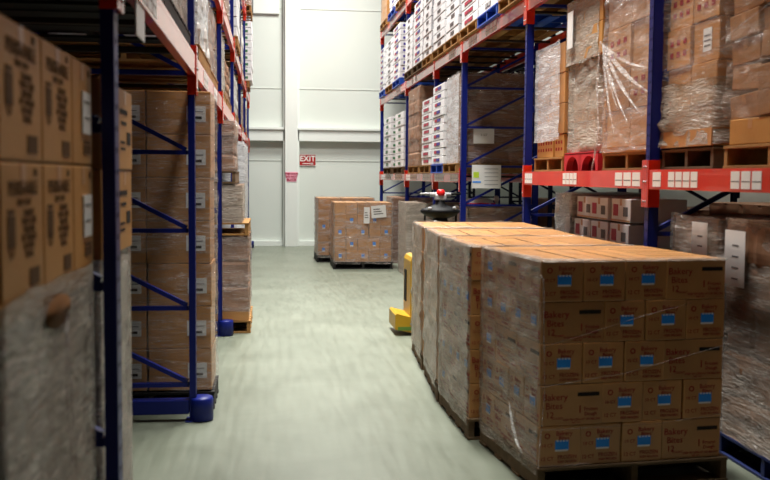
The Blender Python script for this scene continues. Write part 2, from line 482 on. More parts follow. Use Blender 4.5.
# ------------------------------------------------------------------ a solid wrapped load (contents not readable)
def wrapped_load(loc, rz, w, d, h, label, m, film, tiers=5, cols=3, group=None, amp=.01, name='wrapped_load', seed=None, filmsides='FRBL'):
    """rounded block with bulging tiers, film over it. origin front-left bottom"""
    sd = seed if seed is not None else R.randint(0, 999)
    rr = random.Random(sd)
    bm = bmesh.new()
    nx, ny, nz = max(6, int(w/.05)), max(6, int(d/.05)), max(8, int(h/.03))
    def surf(u, v, face):
        pass
    # build a grid shell
    def P(x, y, z, n):
        tz = (z/h*tiers) % 1
        g = -.012*(1-min(1, min(tz, 1-tz)*14)) if 0 < z < h else -.01
        q = (x/w*cols) % 1 if n[1] else (y/d*cols) % 1
        off = .5/cols if int(z/h*tiers) % 2 else 0
        q = ((x/w if n[1] else y/d)*cols+off*cols) % 1
        g += -.010*(1-min(1, min(q, 1-q)*18)) if n[2] == 0 else 0
        tier = int(min(z/h*tiers, tiers-1)); rr2 = noise.noise(Vector((tier*3.3+sd, 1.7, 0)))*.022
        g += rr2*(1 if n[2] == 0 else 0)+noise.noise(Vector((x*5+sd, y*5, z*8)))*amp
        return (x+n[0]*g, y+n[1]*g, z+n[2]*g*.4)
    def grid(f, a, b, n, flip=False):
        vs = [[bm.verts.new(P(*f(i/a, j/b), n)) for j in range(b+1)] for i in range(a+1)]
        for i in range(a):
            for j in range(b):
                q = (vs[i][j], vs[i+1][j], vs[i+1][j+1], vs[i][j+1])
                bm.faces.new(q)
    grid(lambda u, v: (u*w, 0, v*h), nx, nz, (0, -1, 0))
    grid(lambda u, v: (u*w, d, v*h), nx, nz, (0, 1, 0))
    grid(lambda u, v: (0, u*d, v*h), ny, nz, (-1, 0, 0))
    grid(lambda u, v: (w, u*d, v*h), ny, nz, (1, 0, 0))
    grid(lambda u, v: (u*w, v*d, h), nx, ny, (0, 0, 1))
    grid(lambda u, v: (u*w, v*d, 0), nx, ny, (0, 0, 0))
    bmesh.ops.remove_doubles(bm, verts=bm.verts, dist=.02)
    bmesh.ops.recalc_face_normals(bm, faces=bm.faces)
    me = bpy.data.meshes.new('contents'); bm.to_mesh(me); bm.free(); me.materials.append(MATS[m])
    for p in me.polygons: p.use_smooth = False
    o = empty(name, loc, rz, label, 'wrapped load', group)
    link('contents', me, o)
    if film: film_sheet('film', -.006, w+.006, -.006, d+.006, .0, h+.01, film, o, sides=filmsides, amp=.012, seed=sd % 17)
    return o

# ------------------------------------------------------------------ grid of plain cartons on an aisle face
PRINTS = {}
def plain_carton(loc, rz, w, d, h, m, label, group, marks=None, tilt=None):
    """front of carton = -y local; marks: 'sheet', 'text', 'dark'"""
    o = link('carton', carton_mesh(w, d, h, m), None, loc, rz)
    if tilt: o.rotation_euler = (tilt[0], tilt[1], rz)
    tag(o, label, 'carton', group)
    key = (marks, round(w, 3), round(d, 3), round(h, 3))
    if marks and key not in PRINTS:
        y = d/2
        if marks == 'text':
            PRINTS[key] = ('print', print_mesh('print', [('-y', -w*.12, h*.72, y, None, (w*.5, h*.06)), ('-y', -w*.12, h*.58, y, None, (w*.36, h*.04)),
                          ('-y', w*.22, h*.4, y, None, (w*.28, h*.16)), ('-y', -w*.2, h*.34, y, None, (w*.3, h*.03)), ('-y', -w*.2, h*.26, y, None, (w*.3, h*.03))], 'ink'))
        if marks == 'sheet':
            b = MB(); b.box(-w*.1, w*.22, -y-.0025, -y+.001, h*.25, h*.8, 'paper')
            for i in range(3): b.box(-w*.06, w*.18, -y-.0035, -y-.002, h*(.36+.12*i), h*(.40+.12*i), 'ink_grey')
            PRINTS[key] = ('label', b.mesh('label'))
        if marks == 'tag':
            b = MB(); b.box(w*.12, w*.42, -y-.0025, -y+.001, h*.30, h*.66, 'paper')
            b.box(w*.16, w*.36, -y-.0035, -y-.002, h*.36, h*.42, 'ink')
            b.box(w*.16, w*.38, -y-.0035, -y-.002, h*.52, h*.54, 'ink_grey')
            PRINTS[key] = ('label', b.mesh('label'))
        if marks == 'dots':
            PRINTS[key] = ('print', print_mesh('print', [('-y', (i-1)*w*.28, h*(.35+.3*j), y, None, (w*.14, h*.14)) for i in range(3) for j in range(2)], 'ink_red'))
    if marks:
        nm, me = PRINTS[key]; link(nm, me, o)
    return o

# ------------------------------------------------------------------ white trays
_TM = {}
def tray_mesh(w, d, h, stripe, dark='tray_shadow'):
    key = (round(w, 2), round(d, 2), round(h, 3), stripe, dark)
    if key in _TM: return _TM[key]
    b = MB()
    b.box(0, w, 0, d, .004, h*.955, 'tray_white', .006)                   # body
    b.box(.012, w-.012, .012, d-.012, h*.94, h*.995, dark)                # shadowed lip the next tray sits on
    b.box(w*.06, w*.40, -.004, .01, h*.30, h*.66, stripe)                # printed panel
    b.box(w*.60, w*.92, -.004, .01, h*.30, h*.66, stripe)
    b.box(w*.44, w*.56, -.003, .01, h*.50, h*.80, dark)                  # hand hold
    wide = stripe in ('label_purple', 'label_crimson')
    ya, yb = (d*.28, d*.80) if (wide and h < .126) else (d*.34, d*.62)
    b.box(-.004, .01, ya, yb, h*.34, h*.74, dark)
    b.box(-.006, .01, ya+.02, (ya+yb)/2, h*.36, h*.70, stripe)
    b.box(-.006, .01, (ya+yb)/2+.05, yb-.02, h*.36, h*.70, 'label_crimson' if (wide and h < .126) else stripe)
    _TM[key] = b.mesh('tray'); return _TM[key]
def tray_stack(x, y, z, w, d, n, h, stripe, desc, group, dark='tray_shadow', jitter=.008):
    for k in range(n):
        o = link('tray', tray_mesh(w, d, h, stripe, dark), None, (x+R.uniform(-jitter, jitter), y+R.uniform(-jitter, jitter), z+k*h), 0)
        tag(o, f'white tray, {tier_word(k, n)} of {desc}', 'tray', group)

# ------------------------------------------------------------------ camera (1.75 m above the floor, looking down the aisle)
cd_ = bpy.data.cameras.new('camera'); cam = bpy.data.objects.new('camera', cd_); col.objects.link(cam)
cd_.sensor_width = 36; cd_.lens = 930*36/770; cd_.clip_start = .05
fw = Vector((271-385, 240-176, -930)).normalized()
up = Vector((0, 1, 0)); zz = (up-fw*up.dot(fw)).normalized(); xx = fw.cross(zz)
Rm = Matrix((xx, fw, zz))
M4 = Rm.to_4x4(); M4.translation = (0, 0, 1.75); cam.matrix_world = M4
scn.camera = cam
cd_.dof.use_dof = True; cd_.dof.focus_distance = 10.5; cd_.dof.aperture_fstop = 2.6

# ------------------------------------------------------------------ the shell
def structure(o): o['kind'] = 'structure'; return o
WY = 23.42
structure(MB().box(-6, 9, -8, WY+.3, -.2, 0, 'concrete').build('floor'))
structure(MB().box(-6, 9, -8, WY+.3, 10.2, 10.4, 'ceiling_paint').build('ceiling'))
structure(MB().box(-6, 9, WY+.12, WY+.3, -.1, 10.2, 'wall_paint').build('wall_back'))
structure(MB().box(-1.95, -1.78, -8, WY+.3, -.1, 10.2, 'wall_dark').build('light_blocker_left'))  # dark screen added close behind the left rack to stop stray light
structure(MB().box(6.4, 6.6, -8, WY+.3, -.1, 10.2, 'wall_paint').build('wall_right'))
structure(MB().box(-6, 9, -8.2, -8, -.1, 10.2, 'wall_dark').build('wall_front'))
# panel seams of the end wall, girt, column
b = MB()
for z in (2.14, 3.93, 5.9): b.box(-6, 9, WY+.108, WY+.13, z-.003, z+.003, 'wall_trim')
structure(b.build('trim_1'))
structure(MB().box(.66, 9, WY-.06, WY+.13, 2.62, 2.93, 'wall_trim', .01).box(.66, 9, WY-.1, WY+.1, 2.90, 2.96, 'wall_trim', .005).build('trim_2'))
structure(MB().box(-6, .34, WY-.06, WY+.13, 2.62, 2.93, 'wall_trim', .01).box(-6, .34, WY-.1, WY+.1, 2.90, 2.96, 'wall_trim', .005).build('trim_3'))
structure(MB().box(.345, .655, WY-.22, WY+.13, 0, 10.2, 'wall_trim', .006).box(.30, .70, WY-.06, WY+.13, 0, 10.2, 'wall_trim', .004).build('trim_4'))
structure(MB().box(-6, .3, WY+.04, WY+.13, 0, .12, 'wall_trim').box(.7, 9, WY+.04, WY+.13, 0, .12, 'wall_trim').build('baseboard_back'))
structure(MB().box(-.44, .2, WY+.06, WY+.125, 5.75, 10.1, 'wall_trim', .01).build('trim_5'))

# signs on the wall
s = empty('exit_sign', (.912, WY+.105, 2.155), 0, 'red EXIT sign with an arrow on the white end wall', 'sign')
MB().box(-.185, .185, -.012, 0, -.13, .13, 'exit_red', .004).build('panel', s)
tx = link('lettering', text_mesh('EXIT', .175, 'white_text', .0006, .003), s, (0, -.0135, .03)); tx.rotation_euler = (PI/2, 0, 0); tx['label'] = 'white lettering EXIT'
ar = MB().box(-.12, .13, -.0155, -.012, -.088, -.072, 'white_text'); ar.box(.07, .13, -.0155, -.012, -.098, -.062, 'white_text'); ar.build('arrow', s)
for zb in (.121, -.121): MB().box(-.178, .178, -.014, -.011, zb-.003, zb+.003, 'white_text').build('border', s)
s.scale = (1.08, 1, 1.08)
s = empty('notice_sign', (.505, WY-.222, 1.735), 0, 'small pink notice with three lines of text on the white column', 'sign')
MB().prism([(-.155, .12), (.155, .12), (.12, -.12), (-.12, -.12)], -.008, 0, 'sign_pink').build('panel', s)
for i, (t, z) in enumerate((('THIS DOOR', .072), ('TO NOT', .0), ('BLOCKED', -.072))):
    if t == 'TO NOT': t = 'DO NOT'
    if t == 'BLOCKED': t = 'BLOCK'
    q = link('lettering', text_mesh(t, .062 if i == 0 else .072, 'sign_text', .002, .004), s, (0, -.0095, z)); q.rotation_euler = (PI/2, 0, 0)

# ------------------------------------------------------------------ racks
LV_L = [(2.44, 2.58), (3.50, 3.64), (5.08, 5.22), (6.6, 6.74)]
LV_R = [(1.68, 1.815), (3.49, 3.64), (5.10, 5.23), (6.6, 6.74)]
YL = [0., 3.33, 6.68, 10.25, 13.6, 16.78, 19.73, 22.8]
YR = [.2, 3.1, 6.375, 9.65, 12.975, 15.2, 18.45, 22.8]
DEP = 1.05
def rack(name, X0, sgn, ys, levels, label, skip, top=8.0, labels=None, guards=True, pw=.045, ph=.0375):
    root = empty(name, (X0, ys[0], 0), 0, label, 'rack')
    def L(x, y, z): return (x*sgn, y-ys[0], z)
    for iy, y in enumerate(ys):
        fr = MB()
        # diagonal and horizontal lacing of the frame
        for k in range(int(top/.55)):
            z = .26+.55*k
            fr.bar(L(.05, y, z), L(DEP+.02, y, z), .03, .042, 'rack_blue')
            if z+.55 < top: fr.bar(L(.06, y, z+.02), L(DEP, y, z+.53), .03, .040, 'rack_blue')
        f = fr.build('upright_frame', root)
        if guards:
            lb_ = MB(); xa, xb = sorted((.05*sgn, (DEP+.02)*sgn)); lb_.box(xa, xb, y-ys[0]-.045, y-ys[0]+.045, .055, .155, 'rack_blue', .004); lb_.build('bottom_rail', f)
        for front in (0, 1):
            x0 = 0 if front == 0 else DEP
            pb = MB(); px0, px1 = sorted((x0*sgn, (x0+pw)*sgn))
            yy = y-ys[0]
            # open channel: web towards the aisle, two flanges, returns
            t = .006
            web = sorted((x0*sgn, (x0+t)*sgn))
            pb.box(px0, px1, yy-ph, yy-ph+t, 0, top, 'rack_blue', .001)
            pb.box(px0, px1, yy+ph-t, yy+ph, 0, top, 'rack_blue', .001)
            if front == 0: pb.box(web[0], web[1], yy-ph, yy+ph, 0, top, 'rack_blue', .001)
            else: 
                w2 = sorted(((x0+pw-t)*sgn, (x0+pw)*sgn)); pb.box(w2[0], w2[1], yy-ph, yy+ph, 0, top, 'rack_blue')
            if front == 0 and y > 1.:
                hx = sorted(((x0-.0006)*sgn, (x0+.001)*sgn))
                for q in range(int(min(top, 6)/.075)):
                    for dy in (-.02, .012): pb.box(hx[0], hx[1], yy+dy, yy+dy+.010, .1+q*.075, .118+q*.075, 'hole_dark')
            post = pb.build('post', f)
            fb = MB(); fb.box(px0-.03, px1+.03, yy-.07, yy+.07, 0, .008, 'rack_blue', .001)
            fb.build('base_plate', f)
            if front == 0 and guards:
                g = MB(); c = ((-.035)*sgn, yy, 0)
                prof = [(.085, 0.008), (.085, .155), (.078, .17), (.0, .17)]
                g.lathe(prof, 'rack_blue', 20, 1., 1., c)
                g.build('column_guard', f)
    for iy in range(len(ys)-1):
        ya, yb = ys[iy]+ph, ys[iy+1]-ph
        for il, (z0, z1) in enumerate(levels):
            if (iy, il) in skip: continue
            for front in (0, 1):
                x0 = -.012 if front == 0 else DEP+.035
                b = MB(); xa, xb = sorted((x0*sgn, (x0+.05)*sgn))
                b.box(xa, xb, ya-ys[0]+.004, yb-ys[0]-.004, z0, z1-.03, 'rack_red', .003)
                xa2, xb2 = sorted((x0*sgn, (x0+.022)*sgn))
                b.box(xa2, xb2, ya-ys[0], yb-ys[0], z1-.032, z1, 'rack_red', .002)
                bm_ = b.build('beam', root)
                if front == 0:
                    xa, xb = sorted(((x0-.006)*sgn, (x0+.002)*sgn))
                    for yc in (ya-ys[0], yb-ys[0]):
                        c = MB()
                        sy = 1 if yc < (yb+ya)/2-ys[0] else -1
                        y0_, y1_ = sorted((yc-sy*.036, yc+sy*.02))
                        c.box(xa, xb, y0_, y1_, z0-.13, z1+.07, 'rack_red', .001)
                        e0, e1 = sorted(((x0-.006)*sgn, (0+pw+.002)*sgn)) if front == 0 else (xa, xb)
                        c.box(e0, e1, yc-.004, yc+.004, z0-.13, z1+.07, 'rack_red', .001)
                        for zc in (z0-.09, z0+.05, z1+.02):
                            c.tube([((x0-.012)*sgn, yc-sy*.018, zc), ((x0+.004)*sgn, yc-sy*.018, zc)], .008, 'steel', 8)
                        c.build('connector', bm_)
                    if labels:
                        for (Y0, Y1, n) in labels.get((iy, il), []):
                            st = (Y1-Y0)/n
                            for q in range(n):
                                lb = MB(); xa, xb = sorted(((x0-.0025)*sgn, (x0+.001)*sgn))
                                a0 = Y0+q*st-ys[0]; lb.box(xa, xb, a0+st*.08, a0+st*.92, z0+.018, z1-.016, 'paper')
                                xc, xd = sorted(((x0-.0032)*sgn, (x0+.001)*sgn)); lb.box(xc, xd, a0+st*.12, a0+st*.88, (z0+z1)/2-.010, (z0+z1)/2-.004, 'ink_grey')
                                lo = lb.build('label', bm_); lo['label'] = 'white location label'
            # pallet support bars front to back
            nb = 3 if il < 3 and ya > 2 else 0
            for q in range(nb):
                s = MB()
                yq = ya+(yb-ya)*(q+.5)/nb-ys[0]; xs = sorted((.04*sgn, (DEP+.04)*sgn))
                s.box(xs[0], xs[1], yq-.03, yq+.03, z1-.06, z1-.034, 'bar_dark')
                s.build('support_bar', root)
    return root
from_px = lambda x: 2.69*930/(x-271)*1.0
LBL = {(2, 0): [(9.28, 9.56, 4), (7.88, 8.28, 4), (6.46, 6.98, 3)],
       (1, 0): [(6.10, 6.26, 1), (5.55, 6.0, 4), (4.78, 5.14, 3), (4.1, 4.5, 3)],
       (4, 0): [(13.1, 13.7, 4), (14.2, 15.0, 5)], (5, 0): [(15.4, 16.2, 5), (16.9, 18.2, 7)], (6, 0): [(18.8, 20, 6), (20.6, 22.4, 7)],
       (4, 1): [(13.4, 13.9, 3)], (3, 1): [(10.9, 11.5, 3), (12.0, 12.5, 3)], (5, 1): [(17.0, 17.6, 3)], (6, 1): [(19.3, 19.8, 3)]}
rr_ = rack('pallet_rack', 2.665, 1, YR, LV_R, 'long blue and red pallet rack along the right side of the aisle', {(3, 0)}, labels=LBL, pw=.075)
lr_ = rack('pallet_rack', -.53, -1, YL, LV_L, 'long blue and red pallet rack along the left side of the aisle', set(),
           ph=.045, labels={(1, 0): [(3.9, 4.4, 3)], (2, 0): [(7.4, 7.9, 3), (8.7, 9.2, 3)]})
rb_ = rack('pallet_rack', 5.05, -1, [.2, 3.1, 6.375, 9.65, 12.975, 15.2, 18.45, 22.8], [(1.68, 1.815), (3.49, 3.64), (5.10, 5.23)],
           'shaded pallet rack standing behind the right rack', {(3, 0)}, guards=False)
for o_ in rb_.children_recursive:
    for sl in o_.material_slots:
        if sl.material and sl.material.name.startswith('rack_'): sl.link = 'OBJECT'; sl.material = MATS['rack_shaded']  # shade of the rear rack put into its colour, over blue and red
# white plate hanging under the left beam
tag(MB().box(-.528, -.522, 3.78, 4.02, 2.30, 2.62, 'paper', .001).build('rack_sign'), 'white plate hanging on the left rack beam near the camera', 'sign')

# ------------------------------------------------------------------ the row of pallets in the aisle
ROW = [
    ((1.475, 4.93, 0), math.radians(5.5), 'front pallet of the row'),
    ((1.315, 6.01, 0), math.radians(.8), 'second pallet of the row'),
    ((1.30, 7.08, 0), math.radians(-3.5), 'third pallet of the row'),
    ((1.37, 8.28, 0), math.radians(-3.5), 'last pallet of the row'),
]
W_, D_ = 3*CW+CL, 2*CL+CW
for i, (o_, rz, what) in enumerate(ROW):
    W, D = bakery_pallet(o_, rz, what, GR_FRONT if i == 0 else f'cartons on the {what}', detail=i < 2)
    po = local(o_, rz, -.01, -.02)
    pallet(po, rz, W_+.05 if i == 0 else W_+.02, D_+.03, h=.144, label= f'wooden pallet under the cartons of the {what}', m='wood_old', group='pallets in the aisle row')
    lab = f'milky stretch film round the cartons of the {what}'
    f = tag(film_sheet('stretch_film', -.012, W_+.012, -.012, D_+.012, .10, .145+5*CH_+.005, 'film_mid' if i == 0 else 'film_milky', None, o_, rz,
            'BL', amp=.022, seed=i), lab, 'stretch film', 'stretch film on the aisle row')
    zt = .145+5*CH_+.003; b = MB(); bm = b.bm; k_ = b.mi('film_mid')
    for (ax, ay, bx, by, nx, ny) in ((0, D_, 0, 0, 1, 0), (0, 0, W_, 0, 0, 1)):
        pr_ = None
        for q in range(25):
            t = q/24; wd = .05+.045*noise.noise(Vector((q*.31+i*7, ax+nx*3., 1.3))); x = ax+(bx-ax)*t; y = ay+(by-ay)*t
            cur = (bm.verts.new((x-nx*.014, y-ny*.014, zt-.012)), bm.verts.new((x+nx*.004, y+ny*.004, zt+.003)), bm.verts.new((x+nx*wd, y+ny*wd, zt+.002)))
            if pr_:
                for a_ in (0, 1): bm.faces.new((pr_[a_], pr_[a_+1], cur[a_+1], cur[a_])).material_index = k_
            pr_ = cur
    b.build('top_edge', f)
    if i == 0:
        for pts in ([(-.015, -.015, 1.22), (-.0, -.02, 1.2), (.02, -.02, .6), (-.01, -.02, .15)],
                    [(0., -.022, .16), (.10, -.02, .155), (.3, -.02, .158)],
                    [(0., -.016, .60), (.5, -.014, .66), (1.12, -.012, .80)],
                    [(0., -.016, .82), (.6, -.014, .98), (.9, -.012, 1.05)],
                    [(0., -.016, .36), (.7, -.014, .36), (1.12, -.012, .40)]):
            strand(f, pts, .004 if pts[1][0] > .3 else .008, 'film')
        fold(f, (-.03, .40, .42), (-.035, .16, .18), .016)

# ------------------------------------------------------------------ pallets further down the aisle
def aisle_stack(o_, rz, nx, ny, cw, cdp, ch, tiers, what, m='carton'):
    for k in range(tiers):
        for i in range(nx):
            for j in range(ny):
                if j > 0 and i > 0 and k < tiers-1: continue
                p = local(o_, rz, cw*(i+.5)+(R.uniform(-.006, .006)), cdp*(j+.5), .14+k*ch)
                side = 'front row' if j == 0 else ORD[j]+' row back'
                plain = plain_carton(p, rz, cw-.003, cdp-.003, ch-.001, m, f'brown carton, {tier_word(k, tiers)}, {side}, {nth(i, nx, "leftmost", "rightmost")}, {what}', 'cartons on the '+what, None)
                if j == 0 and (i+k) % 2 == 0 and k < tiers-1:
                    s_ = MB() if False else None
                    lo = link('label', SMALL_BLUE, plain, (0, -cdp/2, ch*.5)); lo['label'] = 'small blue and white label'
SMALL_BLUE = MB().box(-.03, .03, -.002, .002, -.02, .04, 'label_blue').box(-.03, .03, -.0025, .002, -.045, -.02, 'paper').mesh('label')
aisle_stack((1.19, 17.5, 0), 0, 5, 2, .217, .5, .225, 5, 'lone pallet before the end wall')
pallet((1.17, 17.48, 0), 0, 1.13, 1.04, 'dark pallet under the lone wrapped stack before the end wall', 'wood_black', 'pallets further down the aisle', h=.135)
f = tag(film_sheet('stretch_film', -.01, 1.095, -.01, 1.01, .10, 1.27, 'film', None, (1.19, 17.5, 0), 0, 'FRBL', amp=.02, seed=5),
        'shiny clear film round the lone stack before the end wall', 'stretch film', 'stretch film further down the aisle')
for (x0, x1, z0, z1, tl) in ((.55, .66, .87, 1.18, .02), (.69, .97, .98, 1.21, -.09)):
    q = MB(); q.box(x0-(x0+x1)/2, x1-(x0+x1)/2, -.003, 0, z0-(z0+z1)/2, z1-(z0+z1)/2, 'paper')
    for i in range(3): q.box((x0-x1)*.35, (x1-x0)*(.3-.1*i), -.004, -.002, -.05+i*.045, -.035+i*.045, 'ink')
    q = q.build('label', f, ((x0+x1)/2, -.035, (z0+z1)/2)); q.rotation_euler = (0, tl, 0); q['label'] = 'white shipping sheet'
for (x0, x1) in ((.02, .19), (.02, .19)): pass
aisle_stack((.95, 18.95, 0), math.radians(1), 5, 2, .23, .5, .235, 5, 'stack half hidden behind the lone pallet')
pallet((.93, 18.93, 0), math.radians(1), 1.19, 1.04, 'dark pallet of the half hidden stack near the end wall', 'wood_black', 'pallets further down the aisle', h=.135)
tag(film_sheet('stretch_film', -.01, 1.16, -.01, 1.01, .10, 1.325, 'film', None, (.95, 18.95, 0), math.radians(1), 'FRBL', amp=.02, seed=6),
    'shiny film round the half hidden stack near the end wall', 'stretch film', 'stretch film further down the aisle')
wrapped_load((2.46, 18.7, .0), 0, 1.05, 1.1, 1.34, 'brown wrapped load with white corner film near far end of right rack', 'bundle', 'film', 5, 4, 'wrapped loads on the floor')
wrapped_load((2.36, 16.1, .0), 0, 1.0, 1.0, 1.30, 'greyish wrapped load on the floor just behind the pallet truck', 'bundle_grey', 'film_milky', 5, 4, 'wrapped loads on the floor')

# ------------------------------------------------------------------ pallet truck at the far end of the row
t = empty('pallet_truck', (1.89, 10.42, 0), 0, 'yellow and black ride on pallet truck behind the row of cartons', 'pallet truck')
b = MB(); b.box(-.36, .42, -.30, .25, .10, .78, 'black_plastic', .04).box(-.36, .42, -.25, .2, .78, .84, 'yellow', .03); b.build('body', t, (.07, 0, 0))
b = MB(); b.prism([(-.43, .12), (-.43, .82), (-.41, .865), (-.36, .88), (-.30, .86), (-.28, .80), (-.28, .12)], -.30, .22, 'yellow')
b.box(-.436, -.428, -.02, .14, .34, .70, 'hole_dark'); b.box(-.39, -.33, -.306, -.298, .34, .66, 'hole_dark'); b.build('side_cover', t, (.07, 0, 0))
b = MB(); b.prism([(-.60, .07), (-.60, .23), (-.58, .245), (-.36, .19), (-.36, .02)], -.34, .20, 'yellow'); b.box(-.57, -.40, -.345, -.338, .06, .10, 'green_smear')
b.tube([(-.42, -.35, .13), (-.42, -.33, .13)], .016, 'steel', 12); b.build('bumper', t, (.07, 0, 0))
for (x, y) in ((-.30, -.12), (.34, -.12), (0.02, .12)):
    w = MB(); w.tube([(x-.045, y, .09), (x+.045, y, .09)], .09, 'black_plastic', 20); w.build('wheel', t, (.07, 0, 0))
MB().box(-.06, .10, -.08, .08, .8, 1.30, 'black_plastic', .03).build('mast', t)
b = MB(); b.lathe([(.0, 1.27), (.07, 1.275), (.17, 1.315), (.225, 1.355), (.228, 1.375), (.20, 1.395), (.12, 1.42), (.06, 1.45), (.05, 1.50), (0, 1.50)], 'black_plastic', 28, 1., .8, (.02, 0, 0)); b.build('cowl', t)
b = MB()
for (x, z) in ((-.12, 1.385), (.16, 1.39)): b.lathe([(0, 0), (.02, 0), (.02, .03), (0, .035)], 'grey_plastic', 12, 1., 1., (x, -.12, z))
b.build('control_knob', t)
b = MB(); b.box(-.045, .085, -.05, .05, 1.49, 1.56, 'grey_plastic', .015)
b.tube([(-.10, 0, 1.555), (.14, 0, 1.555)], .026, 'grey_plastic', 12); b.build('handle_hub', t)
for sx in (-1, 1):
    g = MB(); g.tube([(.02+sx*.10, 0, 1.56), (.02+sx*.16, .0, 1.565), (.02+sx*.235, 0, 1.563)], [.022, .013, .011], 'grey_plastic' if sx < 0 else 'black_plastic', 10); g.build('grip', t)
MB().lathe([(0, 1.545), (.045, 1.545), (.050, 1.57), (.045, 1.60), (.03, 1.613), (0, 1.615)], 'bright_red', 20, 1., 1., (.02, -.02, 0)).build('emergency_button', t)
for sx in (-.17, .19):
    g = MB(); g.tube([(.02+sx, .04, .84), (.02+sx*1.0, .04, 1.36)], .012, 'black_plastic', 8); g.build('support_tube', t)

# ------------------------------------------------------------------ right rack, first beam level
Z1 = 1.816
PR = -PI/2
def rpallet(y0, y1, z, label, m='wood', group='pallets on the right rack', dep=1.1, x=2.60, h=.14):
    # open face towards the aisle (-x): local x runs from far to near
    return pallet((x, y1, z), PR, y1-y0, dep, label, m, group, h)
def rcol(y0, y1, z, n, cols, ch, m, what, group, marks=None, x=2.62, dep=.52, jit=.006, tilt=0., widths=None, mk=lambda k, i: None):
    cw = (y1-y0)/cols
    for k in range(n):
        for i in range(cols):
            yy = y1-cw*(i+.5)
            colw = {1: '', 2: ('far column, ', 'near column, ')[i] if cols == 2 else '', }.get(cols, f'column {ORD[i]} from the left, ')
            if cols == 2: colw = ('left column, ', 'right column, ')[i]
            if cols == 3: colw = ('left column, ', 'middle column, ', 'right column, ')[i]
            tl = (R.uniform(-tilt, tilt), R.uniform(-tilt, tilt)) if tilt else None
            plain_carton((x+dep/2+R.uniform(-jit, jit), yy, z+k*ch+(tilt*.05 if tilt else 0)), PR+R.uniform(-.5, .5)*jit, cw-.006, dep-.004, ch-.002 if not tilt else ch*.9, m,
                         f'carton, {tier_word(k, n)}, {colw}{what}', group, mk(k, i), tl)
def near_col(*a, **k): return rcol(*a, x=2.765, **k)
# load nearest the camera: tumbled flat cartons
rpallet(4.36, 5.42, Z1, x=2.745, label= 'yellowish pallet on the right rack nearest the camera')
near_col(4.40, 5.39, Z1+.142, 1, 2, .155, 'carton_gold', 'under the nearest load on the right rack', 'cartons under the nearest load')
near_col(4.38, 5.40, Z1+.30, 8, 3, .16, 'carton_dark', 'nearest load on the right rack', 'tumbled cartons of the nearest load', jit=.02, tilt=.07)
f = tag(film_sheet('stretch_film', 0, 1.08, 0, .99, .0, 1.45, 'film_brown', None, (2.735, 4.39, Z1+.29), 0, 'FRBL', amp=.05, seed=8),
        'glossy creased film round the nearest load on right rack', 'stretch film', 'stretch film on the right rack')
for k in range(7):
    a = R.uniform(.05, 1.3); strand(f, [(-.035, 1.0, a), (-.03, .55, a+.10), (-.035, 0.0, a+.22)], .009, 'film')
# second load
rpallet(5.55, 6.33, Z1, x=2.745, label='old pallet beside the rack post on the right rack', m='wood_old')
near_col(5.58, 6.31, Z1+.15, 6, 2, .27, 'carton', 'load right of the big blue post', 'cartons right of the big blue post', jit=.012,
     mk=lambda k, i: {(2, 1): 'sheet', (4, 0): 'sheet', (5, 0): 'sheet'}.get((k, i), 'dots' if k > 1 else None))
f = tag(film_sheet('stretch_film', 0, 1.06, 0, .76, .0, .42, 'film_milky', None, (2.745, 5.57, Z1+.16), 0, 'FRBL', amp=.04, seed=9),
        'milky film round the foot of the load right of the post', 'stretch film', 'stretch film on the right rack')
f2 = film_sheet('upper_turn', 0, 1.06, 0, .76, .42, 1.62, 'film_faint', f, (0, 0, 0), 0, 'FRBL', amp=.025, seed=10)
b = MB(); b.prism([(0, 0), (0, .11), (.5, .12), (.5, .0)], 0, .77, 'carton'); 
tag(b.build('cardboard_tray', None, (2.735, 5.56, Z1+.150)), 'crumpled cardboard tray edge under the load right of the post', 'cardboard')
# third load: cartons with the big shiny film folds
rpallet(6.46, 7.52, Z1, x=2.745, label= 'pallet of the shiny load left of the big blue post')
near_col(6.48, 7.50, Z1+.15, 5, 2, .33, 'carton', 'shiny load left of the big blue post', 'cartons of the shiny load', jit=.012,
     mk=lambda k, i: {(4, 0): 'sheet', (1, 1): 'dots', (2, 0): 'dots'}.get((k, i)))
f = tag(film_sheet('stretch_film', 0, 1.06, 0, 1.05, .0, 1.66, 'film', None, (2.745, 6.46, Z1+.15), 0, 'FRBL', amp=.05, seed=12),
        'loose shiny film with diagonal folds left of big blue post', 'stretch film', 'stretch film on the right rack')
apex = (-.03, 1.05, .90)
for k, (y, z, w) in enumerate(((0.02, .40, .030), (.02, .58, .018), (.22, .28, .026), (.45, .22, .016), (.70, .10, .014), (.62, .30, .010))):
    fold(f, apex, (-.03, y, z), w)
strand(f, [(-.04, 1.04, .92), (-.05, 1.10, .60), (-.04, 1.05, .2), (-.05, 1.14, -.1), (-.05, 1.18, -.20)], .016, 'film_fold')
strand(f, [(-.03, .80, 1.12), (-.035, .6, 1.14), (-.03, .42, 1.22), (-.03, .40, 1.34)], .008, 'film_fold')
b = MB(); b.prism([(0, 0), (-.01, .05), (.5, .06), (.5, .0)], 0, 1.04, 'carton_gold')
tag(b.build('cardboard_tray', None, (2.74, 6.47, Z1+.141)), 'flat tan cardboard sheet under the shiny load', 'cardboard')
